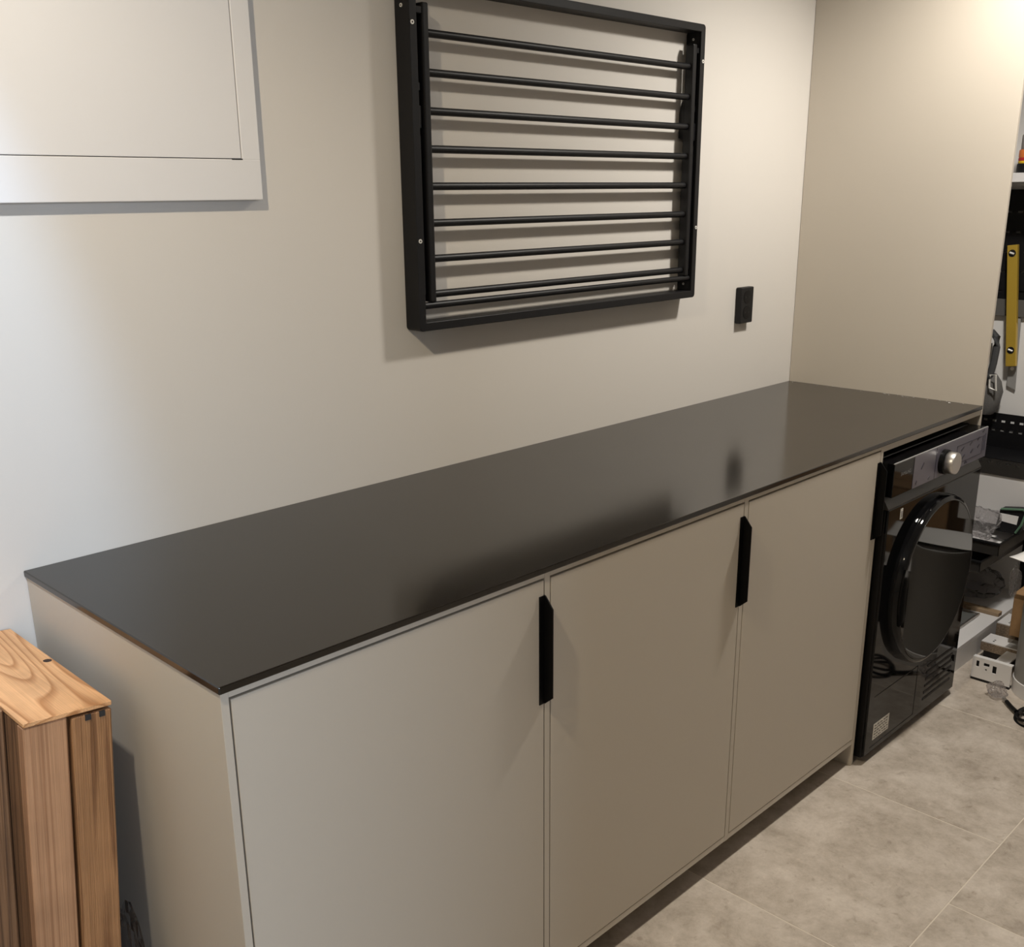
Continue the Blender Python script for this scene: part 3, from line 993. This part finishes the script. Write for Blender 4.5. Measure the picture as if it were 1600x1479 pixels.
# things lying on the low base
ws_ = obj('wood_strip', B(2.905, 2.935, -0.575, -0.20, 0.0822, 0.0960, bev=0.001, seg=1), 'wood_strip')
tag(ws_, 'pale wooden strip lying on the white cabinet base', 'wood strip')
gp = thing('glass_tray', 'grey glass pane in a metal frame on the white cabinet base', 'tray', (2.68, -0.36, 0.082))
obj('pane', B(2.48, 2.868, -0.513, -0.20, 0.0825, 0.0870), 'greyglass', gp)
bm = tube(bmesh.new(), [(2.475, -0.520, 0.0875), (2.875, -0.520, 0.0875), (2.875, -0.195, 0.0875), (2.475, -0.195, 0.0875)], 0.0045, 8, True)
obj('frame', bm, 'steel', gp)
b3 = obj('plastic_bag', crumple((3.02, -0.44, 0.150), (0.075, 0.10, 0.065), 21, 4, 0.35, 0.0965), 'plastic_dark')
tag(b3, 'flat clear plastic bag lying behind the wooden strip', 'plastic bag')

# drawer parts on the floor in front of the base
rn = thing('drawer_runner', 'white metal drawer side with punched cutouts lying on the floor', 'drawer part', (2.56, -0.72, 0))
slots = [(-0.653, -0.644, 0.046, 0.066), (-0.684, -0.667, 0.054, 0.064), (-0.678, -0.672, 0.040, 0.045), (-0.706, -0.694, 0.038, 0.062)]
obj('face', perforated(bmesh.new(), -0.750, -0.632, 0.008, 0.0775, slots, lambda u, v, t: (2.55 + t, u, v), 0.003), 'white_metal', rn)
obj('backing', B(2.556, 2.559, -0.748, -0.634, 0.010, 0.070), 'darkplastic', rn)
obj('top_flange', B(2.5533, 2.568, -0.750, -0.632, 0.0735, 0.0775), 'white_metal', rn)
obj('foot_rail', B(2.5495, 2.566, -0.750, -0.632, 0.0, 0.0078), 'darkplastic', rn)
obj('cross_strip', B(2.5685, 2.7195, -0.715, -0.675, 0.046, 0.0500), 'white_metal', rn)
for k, (x0, x1, z0, z1, lab) in enumerate(((2.720, 2.80, 0.0, 0.062, 'white topped chipboard block nearest the drawer side'),
                                           (2.845, 2.95, 0.0, 0.088, 'white topped chipboard block behind the first one'))):
    cb = thing('chipboard_block', lab, 'board', ((x0 + x1) / 2, -0.7, z0), 'chipboard drawer parts')
    obj('core', B(x0, x1, -0.765, -0.592, z0 + 0.030, z1 - 0.003, bev=0.001, seg=1), 'chip', cb)
    obj('spacer', B(x0 + 0.012, x1, -0.76, -0.60, z0, z0 + 0.0298), 'gap', cb)
    obj('top_face', B(x0 + .0005, x1 - .0005, -0.764, -0.593, z1 - 0.0028, z1), 'white_metal', cb)
    obj('top_shade', B(x0 + .004, x1 - .004, -0.76, -0.668 - 0.01 * k, z1 + 0.0002, z1 + 0.0015), 'greyplastic', cb)  # grey sheet standing in for the shadow across the white top
    for dx in (0.02, 0.032):
        obj('peg_hole', cyl(bmesh.new(), (x0 + dx, -0.625, z1), (x0 + dx, -0.625, z1 + 0.0006), 0.003, 10), 'gap', cb)

cbx = thing('cardboard_box', 'small brown cardboard box behind the grey bin', 'box', (2.82, -0.78, 0.0885))
bz = 0.0905
obj('body', B(2.755, 2.90, -0.775, -0.662, bz, 0.235, bev=0.002, seg=1), 'card', cbx)
obj('tape', B(2.7545, 2.7555, -0.74, -0.70, bz + 0.001, 0.234), 'wood_strip', cbx)
obj('lid_flap', B(2.75, 2.826, -0.776, -0.662, 0.2352, 0.238), 'card', cbx)
obj('lid_flap', B(2.828, 2.90, -0.776, -0.662, 0.2352, 0.238), 'card', cbx)

bn = thing('waste_bin', 'grey cylindrical bin at the right picture edge', 'bin', (2.60, -0.845, 0))
obj('shell', lathe(bmesh.new(), [(0.093, 0.0), (0.098, 0.004), (0.101, 0.39), (0.103, 0.395), (0.103, 0.405), (0.097, 0.405), (0.095, 0.395)],
                   (2.60, -0.845, 0), 'Z', 48), 'greyplastic', bn, True)
obj('bin_foot', lathe(bmesh.new(), [(0.095, 0.0), (0.0995, 0.0), (0.1008, 0.045), (0.098, 0.047)], (2.60, -0.845, 0.0005), 'Z', 48), 'white_metal', bn, True)
bm = bmesh.new()
N = 14
for i in range(N + 1):
    for j in range(N + 1):
        u, v = i / N, j / N
        p = Vector((2.555, -0.695, 0.411)) + u * Vector((0.16, -0.03, 0.0)) + v * Vector((-0.03, -0.26, 0.0))
        p.z += 0.010 * math.sin(u * 3.1) * math.sin(v * 4) + 0.004 + 0.018 * max(0, .25 - v) + 0.006 * mnoise.noise(p * 9)
        bm.verts.new(p)
bm.verts.ensure_lookup_table()
for i in range(N):
    for j in range(N):
        a = i * (N + 1) + j
        bm.faces.new((bm.verts[a], bm.verts[a + 1], bm.verts[a + N + 2], bm.verts[a + N + 1]))
o = obj('paper_sheet', bm, 'paper', None, True)
sm = o.modifiers.new('s', 'SOLIDIFY')
sm.thickness = 0.0008
tag(o, 'white instruction sheet lying across the top of the grey bin', 'paper')
b4 = obj('plastic_bag', crumple((2.566, -0.716, 0.350), (0.017, 0.017, 0.050), 31, 4, 0.35), 'plastic')
tag(b4, 'clear plastic film hanging from the bin rim', 'plastic bag')

# cable coil and its bag on the floor
ck = thing('cable_coil', 'black coiled cable with chrome plug on the floor by the bin', 'cable', (2.41, -0.90, 0))
bm = bmesh.new()
for k in range(3):
    r = 0.062 - 0.006 * k
    tube(bm, [(2.400 + r * math.cos(a), -0.885 + r * math.sin(a) * 0.95, 0.006 + 0.0085 * k + 0.008 * math.sin(a * 2 + k)) for a in [math.radians(10 * i) for i in range(36)]], 0.0045, 8, True)
for v in bm.verts:
    v.co.z = max(v.co.z, 0.0005)
obj('loops', bm, 'rubber', ck, True)
bm = tube(bmesh.new(), [(2.40, -0.825, 0.010), (2.425, -0.80, 0.009), (2.448, -0.780, 0.009)], 0.0065, 10)
obj('plug_body', bm, 'rubber', ck, True)
obj('plug_tip', cyl(bmesh.new(), (2.447, -0.781, 0.009), (2.462, -0.766, 0.009), 0.006, 14), 'steel', ck, True)
b5 = obj('plastic_bag', crumple((2.478, -0.738, 0.024), (0.028, 0.028, 0.024), 41, 4, 0.5, 0.0005), 'plastic')
tag(b5, 'small crinkled clear bag on the floor beside the cable', 'plastic bag')

# carton, tool case and leaflet that stand out of frame and show as reflections in the dryer
bx = thing('cardboard_box', 'large brown carton mirrored in the dryer door', 'box', (3.09, -1.35, 0))
obj('body', B(2.995, 3.185, -1.70, -1.00, 0.0, 0.44, bev=0.003, seg=1), 'card', bx)
obj('tape', B(2.9943, 2.9957, -1.38, -1.32, 0.002, 0.439), 'wood_strip', bx)
obj('lid_flap', B(2.993, 3.088, -1.70, -1.00, 0.4402, 0.444), 'card', bx)
obj('lid_flap', B(3.092, 3.185, -1.70, -1.00, 0.4402, 0.444), 'card', bx)
tb = thing('toolbox', 'low black toolbox mirrored in the dryer door', 'toolbox', (2.87, -1.28, 0))
obj('case', B(2.77, 2.985, -1.62, -1.02, 0.0, 0.165, bev=0.008), 'darkplastic', tb)
obj('lid', B(2.765, 2.988, -1.625, -1.015, 0.166, 0.190, bev=0.006), 'darkplastic', tb)
obj('clasp', B(2.758, 2.766, -1.36, -1.30, 0.13, 0.18, bev=0.002), 'greyplastic', tb)
lf = thing('leaflet', 'white printed leaflet mirrored in the dryer door', 'paper', (2.88, -1.2, 0.1905))
obj('sheet', B(2.775, 2.98, -1.36, -1.03, 0.1905, 0.1920), 'paper', lf)
obj('cap', lathe(bmesh.new(), [(0.022, 0.1922), (0.024, 0.195), (0.022, 0.215), (0.020, 0.217)], (2.87, -1.12, 0), 'Z', 24), 'strap', lf, True)

# ------------------------------------------------------------------ ceiling lamp housings
for (p, lab) in ((L_RIGHT, 'recessed ceiling spotlight above the dryer'), (L_LEFT, 'tilted ceiling spotlight above the crate')):
    t = thing('ceiling_spotlight', lab, 'ceiling lamp', (p[0], p[1], ZC), 'ceiling spotlights')
    bm = bmesh.new()
    lathe(bm, [(0.048, ZC - 0.0005), (0.048, ZC - 0.006), (0.036, ZC - 0.008), (0.034, ZC - 0.0005)], (p[0], p[1], 0), 'Z', 32)
    obj('ring', bm, 'lamp', t, True)
